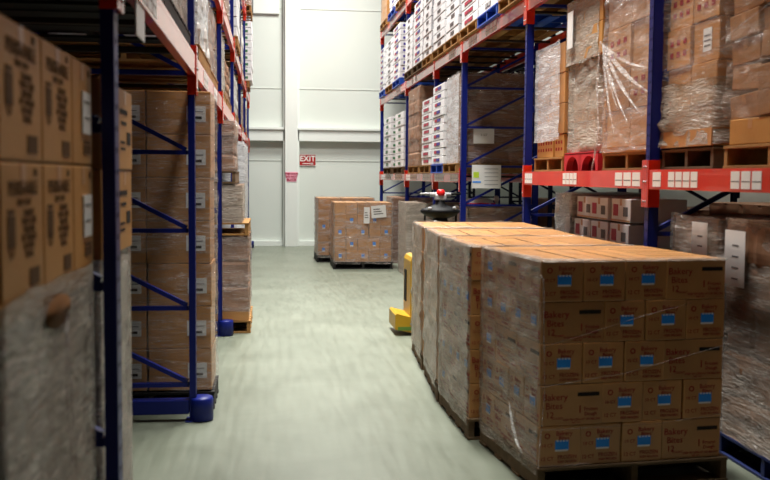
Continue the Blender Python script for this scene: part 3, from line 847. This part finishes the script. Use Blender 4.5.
# fourth load on the red pallet, wider at the top
o = empty('pallet', (2.745, 8.53, Z1), PR, 'red pallet with arched openings on the right rack', 'pallet', 'pallets on the right rack')
def arch(xa, xb, h):
    pts = [(xa, .005), (xa, h), (xb, h), (xb, .005), (xb-.05, .005)]
    n = 8
    for i in range(n+1): 
        a = PI*i/n; pts.append(((xa+xb)/2+math.cos(a)*((xb-xa)/2-.055), .01+math.sin(a)*(h-.035)))
    pts.append((xa+.05, .005)); return pts
b = MB(); b.prism(arch(0, .46, .16), 0, .06, 'pallet_red').prism(arch(.44, .91, .16), 0, .06, 'pallet_red'); b.build('front_rail', o)
MB().box(0, .91, .0, 1.08, .15, .17, 'pallet_red').build('top_deck', o)
for xx in (.0, .42, .85): MB().box(xx, xx+.06, .06, 1.05, .0, .149, 'pallet_red').build('stringer', o)
rcol(7.66, 8.50, Z1+.18, 3, 2, .27, 'carton', 'load on the red pallet', 'cartons on the red pallet', x=2.81)
rcol(7.58, 8.56, Z1+.99, 2, 2, .27, 'carton_gold', 'wide upper part of the load on the red pallet', 'upper cartons over the red pallet', x=2.745, dep=.6)
f = tag(film_sheet('stretch_film', 0, .6, .0, .84, .0, .84, 'film_milky', None, (2.785, 7.72, Z1+.17), 0, 'BLF', amp=.04, seed=13),
        'grey film hugging the load on the red pallet', 'stretch film', 'stretch film on the right rack')
film_sheet('upper_turn', -.035, .6, -.06, .84, .80, 1.38, 'film_milky', f, (0, 0, 0), 0, 'BL', amp=.02, seed=14)
q = MB().box(-.072, -.066, .55, .70, .95, 1.28, 'paper').build('label', f)
# fifth load
rpallet(8.60, 9.56, Z1, x=2.745, label= 'pallet at the far post under the white filmed load')
near_col(8.64, 9.54, Z1+.142, 1, 3, .22, 'carton_gold', 'bottom row of the white filmed load', 'cartons under the white filmed load', mk=lambda k, i: 'dots')
near_col(8.62, 9.54, Z1+.364, 3, 2, .29, 'carton', 'inside the white filmed load', 'cartons inside the white filmed load')
f = tag(film_sheet('stretch_film', 0, .6, .10, .96, .16, 1.11, 'film_white', None, (2.745, 8.60, Z1+.14), 0, 'BL', amp=.02, seed=15),
        'thick white film over the load beside the far post', 'stretch film', 'stretch film on the right rack')

# loads past the open bay
DARK = wrapped_load((2.66, 13.06, Z1+.142), 0, 1.08, .95, 1.28, 'tall dark brown wrapped load behind the open bay', 'bundle', 'film', 5, 3, 'wrapped loads on the first right level')
film_sheet('corner_film', -.012, .3, -.0, .94, .0, 1.27, 'film_white', col.objects[-1].parent if False else DARK, (0, 0, 0), 0, 'BL', amp=.01, seed=31)
rpallet(13.04, 14.04, Z1, 'pallet under the dark brown load behind the open bay')
s = tag(MB().box(0, .30, -.004, 0, 0, .225, 'paper').build('paper_sheet', None, (2.85, 13.01, 2.235)), 'blank looking white sheet on the dark brown wrapped load', 'paper')
q = link('lettering', text_mesh('1107', .05, 'ink_grey'), s, (.15, -.0065, .12)); q.rotation_euler = (PI/2, 0, 0)
s = empty('printed_sheet', (2.82, 12.93, 1.60), 0, 'white printed sheet with blue stripe tied to the rack frame at the open bay', 'sheet')
MB().box(0, .42, 0, .008, 0, .33, 'paper', .001).build('sheet', s)
q = MB().box(.01, .13, -.002, .002, .08, .10, 'label_blue').build('print', s); q['label'] = 'blue stripe'
q = MB().box(.02, .10, -.002, .002, .15, .23, 'label_lime').build('print', s); q['label'] = 'lime patch'
for i in range(5): MB().box(.18, .38, -.001, .002, .05+.055*i, .062+.055*i, 'grey_plastic').build('print', s)
tray_stack(2.62, 14.1, Z1+.142, 1.05, 1.0, 10, .125, 'label_purple', 'the stack on the blue pallet', 'trays on the blue pallet')
rpallet(14.08, 15.12, Z1, 'bright blue pallet among the white tray stacks', 'plastic_blue')
tray_stack(2.64, 15.3, Z1+.142, 1.05, 1.0, 9, .125, 'label_crimson', 'the striped stack left of the blue pallet stack', 'crimson striped trays', 'tray_shadow')
rpallet(15.28, 16.3, Z1, 'pallet under the crimson striped trays')
wrapped_load((2.62, 16.45, Z1+.142), 0, 1.05, 1.3, 1.42, 'tall tan wrapped column between the tray stacks', 'bundle', 'film_brown', 6, 2, 'wrapped loads on the first right level')
rpallet(16.43, 17.7, Z1, 'pallet under the tall tan wrapped column')
tray_stack(2.64, 18.6, Z1+.142, 1.0, 1.25, 8, .14, 'tray_green', 'the near pale stack by the end wall', 'pale trays by the end wall')
rpallet(18.58, 19.9, Z1, 'pallet under the near pale tray stack', 'wood_old')
tray_stack(2.60, 20.3, Z1+.142, 1.0, 1.25, 8, .14, 'tray_green', 'the far pale stack by the end wall', 'pale trays by the end wall')
rpallet(20.28, 21.6, Z1, 'pallet under the far pale tray stack', 'wood_old')

# ------------------------------------------------------------------ right rack, second level
Z2 = 3.641
def r2(y0, y1, n, stripe, desc, pm, h=.125, x=2.62, dark='tray_shadow'):
    rpallet(y0-.02, y1+.02, Z2, f'pallet under {desc}', pm, 'pallets on the second right level')
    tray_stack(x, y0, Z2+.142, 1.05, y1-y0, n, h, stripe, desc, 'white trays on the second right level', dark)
r2(21.7, 22.6, 8, 'label_purple', 'the farthest upper stack', 'plastic_blue')
r2(20.2, 21.4, 8, 'tray_shadow', 'the second farthest upper stack', 'wood')
r2(19.05, 20.1, 9, 'label_purple', 'the third farthest upper stack', 'plastic_blue')
r2(17.4, 18.3, 8, 'tray_shadow', 'the upper stack past the third post', 'wood_old')
r2(16.2, 17.2, 9, 'label_purple', 'the upper stack with purple marks', 'wood_old')
r2(15.3, 16.1, 11, 'tray_shadow', 'the tall upper stack before the third post', 'wood')
r2(14.1, 15.1, 11, 'tray_shadow', 'the upper stack above the blue pallet', 'wood')
r2(13.05, 13.98, 11, 'tray_shadow', 'the upper stack above the dark brown load', 'wood')
r2(11.85, 12.85, 9, 'label_crimson', 'the upper stack past the open bay', 'wood')
r2(10.75, 11.75, 9, 'grey_plastic', 'the upper stack on the bright blue pallet', 'plastic_blue')
rpallet(9.72, 10.66, Z2, 'yellow wood pallet with cartons above the open bay', 'wood', 'pallets on the second right level')
rcol(9.74, 10.64, Z2+.142, 3, 2, .30, 'carton_gold', 'upper load above the open bay', 'cartons above the open bay')
rpallet(8.5, 9.5, Z2, 'pallet on the upper beam over the white filmed load', 'wood', 'pallets on the second right level')
wrapped_load((2.62, 8.5, Z2+.142), 0, 1.05, 1.0, 1.0, 'wrapped load over the white filmed load, top of picture', 'bundle', 'film', 4, 3)
# third level ends, just in the frame
Z3 = 5.231
for y0, pm, st, n in ((18.6, 'wood', 'tray_shadow', 5), (19.9, 'plastic_blue', 'label_purple', 5), (21.4, 'wood', 'label_crimson', 4)):
    nm = {18.6: 'nearest', 19.9: 'middle', 21.4: 'farthest'}[y0]
    rpallet(y0-.02, y0+1.12, Z3, f'{nm} of the three pallets at the top of the right rack', pm, 'pallets on the third right level')
    if y0 != 21.4: tray_stack(2.64, y0, Z3+.142, 1.0, 1.1, n, .13, st, f'the {nm} stack at the top of the right rack', 'white trays on the third right level')
    else: rcol(y0, y0+1.08, Z3+.142, 2, 2, .3, 'carton', 'farthest load at the top of the right rack', 'cartons at the top of the right rack')

# ------------------------------------------------------------------ floor positions of the right rack
o = pallet((2.85, 5.58, 0), PR, 1.10, 1.05, 'dark blue plastic pallet at right beside the front pallet', 'plastic_navy', 'pallets on the floor at right')
wl = wrapped_load((2.86, 4.5, .141), 0, 1.05, 1.05, 1.36, 'big wrapped load on the blue pallet at the right edge', 'bundle', 'film_mid', 5, 3, 'wrapped loads on the floor', amp=.018)
def sheet(wl, x, y, z, w, h, n, lab):
    q = MB(); q.box(-.003, 0, 0, w, 0, h, 'paper')
    for i in range(n): q.box(-.004, 0, w*.3, w*.62, h*.12+h*.8/n*i, h*.12+h*.8/n*i+.010, 'ink_grey')
    q = q.build('label', wl, (x, y, z)); q['label'] = lab
sheet(wl, -.045, .74, .96, .25, .34, 4, 'tall white shipping sheet under film')
wl = wrapped_load((2.83, 5.60, .141), 0, .98, .70, 1.36, 'wrapped load on the floor beside the big blue post', 'bundle', 'film_mid', 5, 2, 'wrapped loads on the floor')
sheet(wl, -.04, .08, .93, .22, .40, 5, 'white shipping sheet')
pallet((2.83, 6.31, 0), PR, .71, .98, 'wood pallet beside the big blue post', 'wood_old', 'pallets on the floor at right')
# printed white cartons in three tiers
for k in range(3):
    for i in range(3):
        o = link('carton', carton_mesh(.44, .5, .20, 'tray_white' if k else 'carton_pale'), None, (3.22+R.uniform(-.03, .03), 8.62-.46*i, .95+k*.215), PR)
        tag(o, f'printed white carton, {tier_word(k, 3)}, {("left", "middle", "right")[i]}, floor load beneath the red pallet', 'carton', 'printed cartons beneath the red pallet')
        b = MB(); y = -.2515
        b.box(-.17, -.06, y-.001, y+.002, .05, .15, 'label_crimson').box(.06, .16, y-.001, y+.002, .05, .13, 'ink_grey').box(-.21, .21, y-.0008, y+.002, .004, .02, 'carton')
        b.build('print', o)
wrapped_load((2.98, 7.45, .141), 0, .9, 1.4, .80, 'low brown wrapped load beneath the printed cartons', 'bundle', 'film', 3, 3, 'wrapped loads on the floor')
pallet((2.98, 8.85, 0), PR, 1.4, .9, 'pallet beneath the printed cartons', 'wood_old', 'pallets on the floor at right')
wrapped_load((2.96, 8.93, .141), 0, .9, .5, 1.46, 'crumpled clear bundle left of the printed cartons', 'bundle_white', 'film_white', 7, 1, 'wrapped loads on the floor', amp=.03)
pallet((2.96, 9.43, 0), PR, .5, .9, 'small pallet beneath the crumpled clear bundle', 'wood_old', 'pallets on the floor at right')
for (x, y, w, d, h, lab, m, f_) in (
    (2.80, 13.05, 1.0, 1.0, 1.18, 'brown floor load left of the white post, behind the row', 'bundle', 'film'),
    (4.08, 11.7, .9, 1.0, 1.20, 'brown load in the rear rack seen through the open bay', 'bundle', 'film'),
    (2.80, 15.3, 1.0, .7, 1.15, 'grey wrapped floor load behind the truck handle', 'bundle_grey', 'film_milky'),
    (2.80, 14.18, 1.0, .9, 1.1, 'pale wrapped floor load right of the truck handle', 'bundle_grey', 'film'),
    (2.80, 17.25, 1.0, 1.0, 1.12, 'brown wrapped floor load beyond the truck handle', 'bundle', 'film'),
    (4.08, 8.5, .9, 1.0, 1.32, 'dark load on floor of rear rack behind printed cartons', 'bundle', None),
    (4.08, 9.8, .9, 1.1, 1.25, 'dark load on the rear rack floor across the open bay', 'bundle', None),
    (4.08, 6.5, .9, 1.8, 1.40, 'dark load deep behind the big blue post', 'bundle', None),
    (4.08, 3.6, .9, 2.5, 1.40, 'dark load deep behind the wrapped load at right edge', 'bundle', None),
    (4.08, 13.2, .9, 1.3, 1.30, 'dark load deep in the rear rack past the open bay', 'bundle', None)):
    wrapped_load((x, y, .141), 0, w, d, h, lab, m, f_, 5, 3, 'wrapped loads on the floor')
    pallet((x, y+d, 0), PR, d, w, 'pallet under the '+lab, 'wood_old', 'pallets on the floor at right')
for (x, y, w, d, h, lab) in (
    (4.05, 6.5, 1.0, 1.1, 1.4, 'shadowed upper load of the rear rack behind the shiny load'),
    (4.05, 10.3, 1.0, 1.1, 1.45, 'shadowed upper load across the open bay, nearer'),
    (4.05, 11.5, 1.0, 1.1, 1.45, 'shadowed upper load across the open bay, farther')):
    pass
# crumpled red and white sack
b = MB(); b.lathe([(0, 0), (.17, .0), (.20, .04), (.17, .09), (.10, .12), (.04, .13), (.0, .13)], 'tray_white', 14, 1.3, .8)
for v in b.bm.verts: v.co += noise.noise_vector(v.co*14)*.03
b.lathe([(0, 0.02), (.205, .03), (.21, .06), (.0, .07)], 'bright_red', 14, 1.3, .8)
tag(b.build('sack', None, (3.0, 13.35, 1.325)), 'crumpled red and white sack on the brown floor load', 'sack')
b = MB(); b.lathe([(0, 0), (.03, 0), (.03, .07), (.045, .11), (.03, .15), (0, .16)], 'tray_white', 12)
tag(b.build('bottle', None, (3.30, 13.42, 1.33)), 'small white bottle beside the red and white sack', 'bottle')

# ------------------------------------------------------------------ left rack, floor loads
def lcol(y0, y1, z, n, cols, ch, m, what, group, mk=lambda k, i: None, x=-.60, dep=.5, jit=.006):
    cw = (y1-y0)/cols
    for k in range(n):
        for i in range(cols):
            yy = y0+cw*(i+.5)
            colw = {2: ('left column, ', 'right column, '), 3: ('left column, ', 'middle column, ', 'right column, ')}.get(cols, ('',)*9)[i]
            plain_carton((x-dep/2+R.uniform(-jit, jit), yy, z+k*ch), PI/2, cw-.004, dep-.004, ch-.002, m, f'carton, {tier_word(k, n)}, {colw}{what}', group, mk(k, i))
# big cartons nearest the camera, with dark print
def big_print(name, w, h, yoff, narrow=False):
    it = []
    if not narrow:
        it += [('-y', 0, h*.80, yoff, 'PERISHABLE', .052), ('-y', 0, h*.70, yoff, 'KEEP COLD', .024),
               ('-y', -w*.30, h*.50, yoff, None, (w*.17, .075)), ('-y', -w*.30, h*.64, yoff, None, (w*.15, .012)), ('-y', -w*.30, h*.37, yoff, 'O', .06),
               ('-y', w*.30, h*.92, yoff, None, (w*.08, .018)), ('-y', w*.24, h*.13, yoff, None, (w*.26, .045))]
        for i, t_ in enumerate(('HANDLE', 'WITH CARE', 'THIS SIDE', 'UP  FRAGILE', 'DO NOT', 'STACK')): it.append(('-y', w*.12, h*(.62-.062*i), yoff, t_, .026))
    else:
        it += [('-y', 0.06, h*.22, yoff, None, (w*.34, .012)), ('-y', .06, h*.15, yoff, None, (w*.38, .03)), ('-y', .1, h*.90, yoff, None, (w*.1, .02))]
    return print_mesh(name, it, 'ink_brown')
bw, bh = .385, .333
BP = big_print('print', bw, bh, .25); BN = big_print('print', .3, bh, .25, True)
SH = MB().box(-.02, .11, -.254, -.249, .10, .235, 'paper').box(.0, .09, -.2555, -.25, .20, .206, 'ink_grey').box(.0, .09, -.2555, -.25, .15, .154, 'ink_grey').mesh('label')
ys_ = [(2.17, 2.57), (2.57, 2.95), (2.95, 3.265)]
for k in range(2):
    for i, (a, b_) in enumerate(ys_):
        w = b_-a
        pos = ('at the left edge', 'in the middle', 'with the white label beside the blue post')[i]
        o = link('carton', carton_mesh(w-.004, .5, bh-.003, 'carton_gold'), None, (-.60-.25, (a+b_)/2, 1.447+k*bh+.001), PI/2)
        tag(o, f'large tan carton, {("lower", "upper")[k]} tier, {pos}, nearest left load', 'carton', 'large tan cartons nearest on the left')
        if i < 2: link('print', BP, o)['label'] = 'black printing'
        else: link('print', BN, o); link('label', SH, o)['label'] = 'white label'
wl = wrapped_load((-1.66, 2.14, .141), 0, 1.05, 1.12, 1.305, 'grey wrapped block under the large tan cartons', 'bundle_grey', 'film_milky', 4, 2, 'wrapped loads on the left floor', amp=.015)
b = MB(); b.prism([(0, -.05), (.006, -.05), (.006, .012), (0, .012)], -.02, 1.12, 'carton_gold'); b.build('cardboard_edge', wl, (1.052, 0, 1.30))
b = MB(); b.lathe([(0, 0), (.06, .0), (.06, .003), (0, .003)], 'kraft_inner', 20, .75, 2.5); q = b.build('hand_hole', wl, (1.066, .55, 1.225)); q.rotation_euler = (0, PI/2, 0)
strand(wl, [(1.075, .64, 1.22), (1.075, .60, 1.14), (1.08, .58, .95), (1.075, .66, .75)], .010, 'film')
strand(wl, [(1.075, .64, 1.13), (1.08, .63, .98), (1.075, .72, .70)], .008, 'film')
strand(wl, [(1.075, .98, 1.28), (1.08, .96, .9), (1.075, 1.0, .2)], .012, 'film')
pallet((-.6, 2.14, 0), PI/2, 1.12, 1.05, 'pallet under the grey wrapped block at left', 'wood', 'pallets on the left floor')
# second load, just past the near post
lcol(3.42, 4.17, 1.44, 2, 2, .33, 'carton_gold', 'left load just past the near post', 'tan cartons just past the near post', mk=lambda k, i: 'text')
wl = wrapped_load((-1.62, 3.42, .141), 0, 1.0, .76, 1.29, 'beige wrapped block just past the near post', 'bundle_grey', 'film_milky', 4, 2, 'wrapped loads on the left floor')
pallet((-.62, 3.41, 0), PI/2, .78, 1.0, 'pallet under the beige wrapped block', 'wood', 'pallets on the left floor')
# third load: seven tiers facing the camera
for k in range(7):
    for i in range(2):
        x = -.44-.235-.47*i
        for j in range(1):
            pos = ('right column', 'left column')[i] if j == 0 else 'second row back'
            plain_carton((x+R.uniform(-.006, .006), 7.0+.26+.52*j, .142+k*.318), 0, .465, .515, .316, 'carton', f'carton, {tier_word(k, 7)}, {pos}, tall left stack behind the second frame', 'cartons behind the second left frame', 'tag' if j == 0 else None)
f = tag(film_sheet('stretch_film', -.95, .0, -.008, .53, .15, 2.35, 'film_faint', None, (-.43, 7.0, 0), 0, 'FRBL', amp=.03, seed=21), 'shiny clear film round the tall left stack', 'stretch film')
pallet((-1.42, 6.98, 0), 0, 1.0, .58, 'black pallet under the tall left stack', 'wood_black', 'pallets on the left floor', h=.135)
wrapped_load((-1.61, 7.75, .141), 0, 1.02, 1.7, 2.05, 'tall greyish wrapped load behind the tall left stack', 'bundle_grey', 'film_milky', 7, 3, 'wrapped loads on the left floor')
pallet((-1.60, 7.75, 0), 0, 1.02, 1.7, 'blue pallet behind the tall left stack', 'plastic_navy', 'pallets on the left floor')
# fourth position: three small loads piled up
XW = -.245
def pile(z, x1, h, m, f_, lab, y=10.4, w=1.1, cols=4, t_=3):
    wrapped_load((x1-w, y, z), 0, w, 1.15, h, lab, m, f_, t_, cols, 'piled loads past the second left post')
pallet((XW-1.12+.02, 10.38, 0), 0, 1.12, 1.2, 'light wood pallet at the bottom of the three piled loads', 'wood', 'pallets on the left floor')
tag(MB().box(-1.1, 0, 0, 1.15, 0, .10, 'carton', .004).build('carton', None, (XW, 10.4, .141)), 'flat brown carton layer on the light wood pallet', 'carton')
pile(.242, XW, .83, 'bundle', 'film', 'lowest of the three piled wrapped loads at left')
pallet((XW-1.12, 10.38, 1.09), 0, 1.12, 1.2, 'wood pallet between lowest and middle piled loads', 'wood', 'pallets on the left floor')
pile(1.231, XW-.08, .42, 'bundle', 'film_milky', 'middle of the three piled wrapped loads at left', w=1.02)
pallet((XW-1.2, 10.38, 1.66), 0, 1.06, 1.2, 'wood pallet under the topmost piled load', 'wood_old', 'pallets on the left floor')
pile(1.801, XW-.16, .55, 'bundle', 'film', 'topmost of the three piled wrapped loads at left', w=1.0)
wrapped_load((-1.48, 13.8, .141), 0, 1.08, 2.4, 2.1, 'white wrapped load farther along the left rack', 'bundle_white', 'film_white', 7, 3, 'wrapped loads on the left floor')
pallet((-1.48, 13.8, 0), 0, 1.08, 2.4, 'pallet under the farther white wrapped load', 'wood_old', 'pallets on the left floor')
wrapped_load((-1.55, 17.1, .141), 0, 1.05, 2.3, 2.05, 'brown wrapped load near the far end of the left rack', 'bundle', 'film', 7, 3, 'wrapped loads on the left floor')
pallet((-1.55, 17.1, 0), 0, 1.05, 2.3, 'pallet near the far end of the left rack', 'wood_old', 'pallets on the left floor')

# left rack, upper levels
ZL1, ZL2, ZL3 = 2.581, 3.641, 5.221
def lload(y, d, z, h, m, f_, lab, x1=-.575, pm='wood', tiers=4, amp=.015):
    pallet((x1+.01-1.08, y-.02, z), 0, 1.1, d+.04, 'pallet under the '+lab, pm, 'pallets on the left rack')
    return wrapped_load((x1-1.05, y, z+.142), 0, 1.05, d, h, lab, m, f_, tiers, 3, 'wrapped loads on the left rack', amp=amp)
lload(3.42, 1.54, ZL1, .7, 'bundle_grey', 'film', 'grey wrapped load above the near left bay', pm='wood_black')
lload(5.02, 1.54, ZL1, .7, 'bundle_grey', 'film', 'dark grey wrapped load before the second left post', pm='wood_black')
lload(7.1, 1.3, ZL1, .66, 'bundle_white', 'film_white', 'bulging white wrapped load past the second left post', x1=-.555, amp=.04)
lload(8.6, 1.3, ZL1, .66, 'bundle', 'film', 'brown wrapped load past the bulging white one')
lload(10.5, 1.2, ZL1, .66, 'bundle_grey', 'film_milky', 'grey wrapped load on the left beam, middle of the rack')
lload(12.0, 1.3, ZL1, .5, 'bundle', None, 'brown load beside the fourth left post')
lload(13.9, 2.3, ZL1, .6, 'bundle_white', 'film', 'pale load on left beam farther along')
lload(17.1, 2.3, ZL1, .6, 'bundle', 'film', 'brown load on left beam near the far end')
lload(20.0, 2.4, ZL1, .6, 'bundle', 'film', 'last brown load on the left beam')
lload(10.5, 1.2, ZL2, .95, 'carton_gold', None, 'yellow brown load on the upper left beam')
lload(12.0, 1.2, ZL2, .95, 'bundle', 'film', 'brown wrapped load on the upper left beam')
lload(7.1, 2.8, ZL2, .95, 'bundle', 'film', 'brown load high above the tall left stack')
lload(3.5, 2.8, ZL2, .95, 'bundle', 'film', 'brown load high above the near left bay')
pallet((-1.58, 13.88, ZL2), 0, 1.1, 1.24, 'pallet of the purple marked trays on the upper left beam', 'wood', 'pallets on the left rack')
tray_stack(-1.54, 13.9, ZL2+.142, 1.05, 1.2, 9, .14, 'label_purple', 'the near stack on the upper left beam', 'trays on the upper left beam')
lload(15.3, 1.2, ZL2, 1.0, 'bundle', 'film_brown', 'brown load between the tray stacks on upper left beam')
lload(17.1, 1.0, ZL2, 1.1, 'carton_pale', 'film', 'pale carton load on upper left beam')
pallet((-1.56, 20.28, ZL2), 0, 1.1, 1.24, 'pallet of the green marked trays on the upper left beam', 'wood', 'pallets on the left rack')
tray_stack(-1.46, 20.3, ZL2+.142, 1.05, 1.2, 9, .14, 'tray_green', 'the far stack on the upper left beam', 'trays on the upper left beam')
lload(18.3, 1.2, ZL2, 1.0, 'bundle_white', 'film', 'white load on the upper left beam before the far stack')
lload(20.2, 1.3, ZL3, .7, 'bundle', 'film', 'brown load at the top of the far left rack', x1=-.44)

# ------------------------------------------------------------------ light: high-bay lamps over the aisles
def lamp(x, y, z, sx, sy, e, c=(.99, .98, .925), sp=95):
    l = bpy.data.lights.new('high_bay_lamp', 'AREA'); l.shape = 'RECTANGLE'; l.size = sx; l.size_y = sy; l.energy = e; l.color = c; l.spread = math.radians(sp)
    o = bpy.data.objects.new('high_bay_lamp', l); col.objects.link(o); o.location = (x, y, z)
    return o
for y, e in ((5.2, 130), (8.5, 260), (12., 330), (16.5, 430), (20.4, 470)):
    lamp(1.1, y, 9.4, .8, 2.2, e, sp=80 if y < 14 else 130)
for y in (4., 12., 19.): lamp(5.85, y, 9.4, .3, 3.5, 40, sp=40)
w = bpy.data.worlds.new('world'); scn.world = w; w.use_nodes = True
w.node_tree.nodes['Background'].inputs[0].default_value = (.5, .55, .6, 1)
w.node_tree.nodes['Background'].inputs[1].default_value = .01
vs = scn.view_settings; vs.view_transform = 'Standard'; vs.look = 'None'; vs.gamma = 1; vs.use_curve_mapping = False
vs.exposure = .10
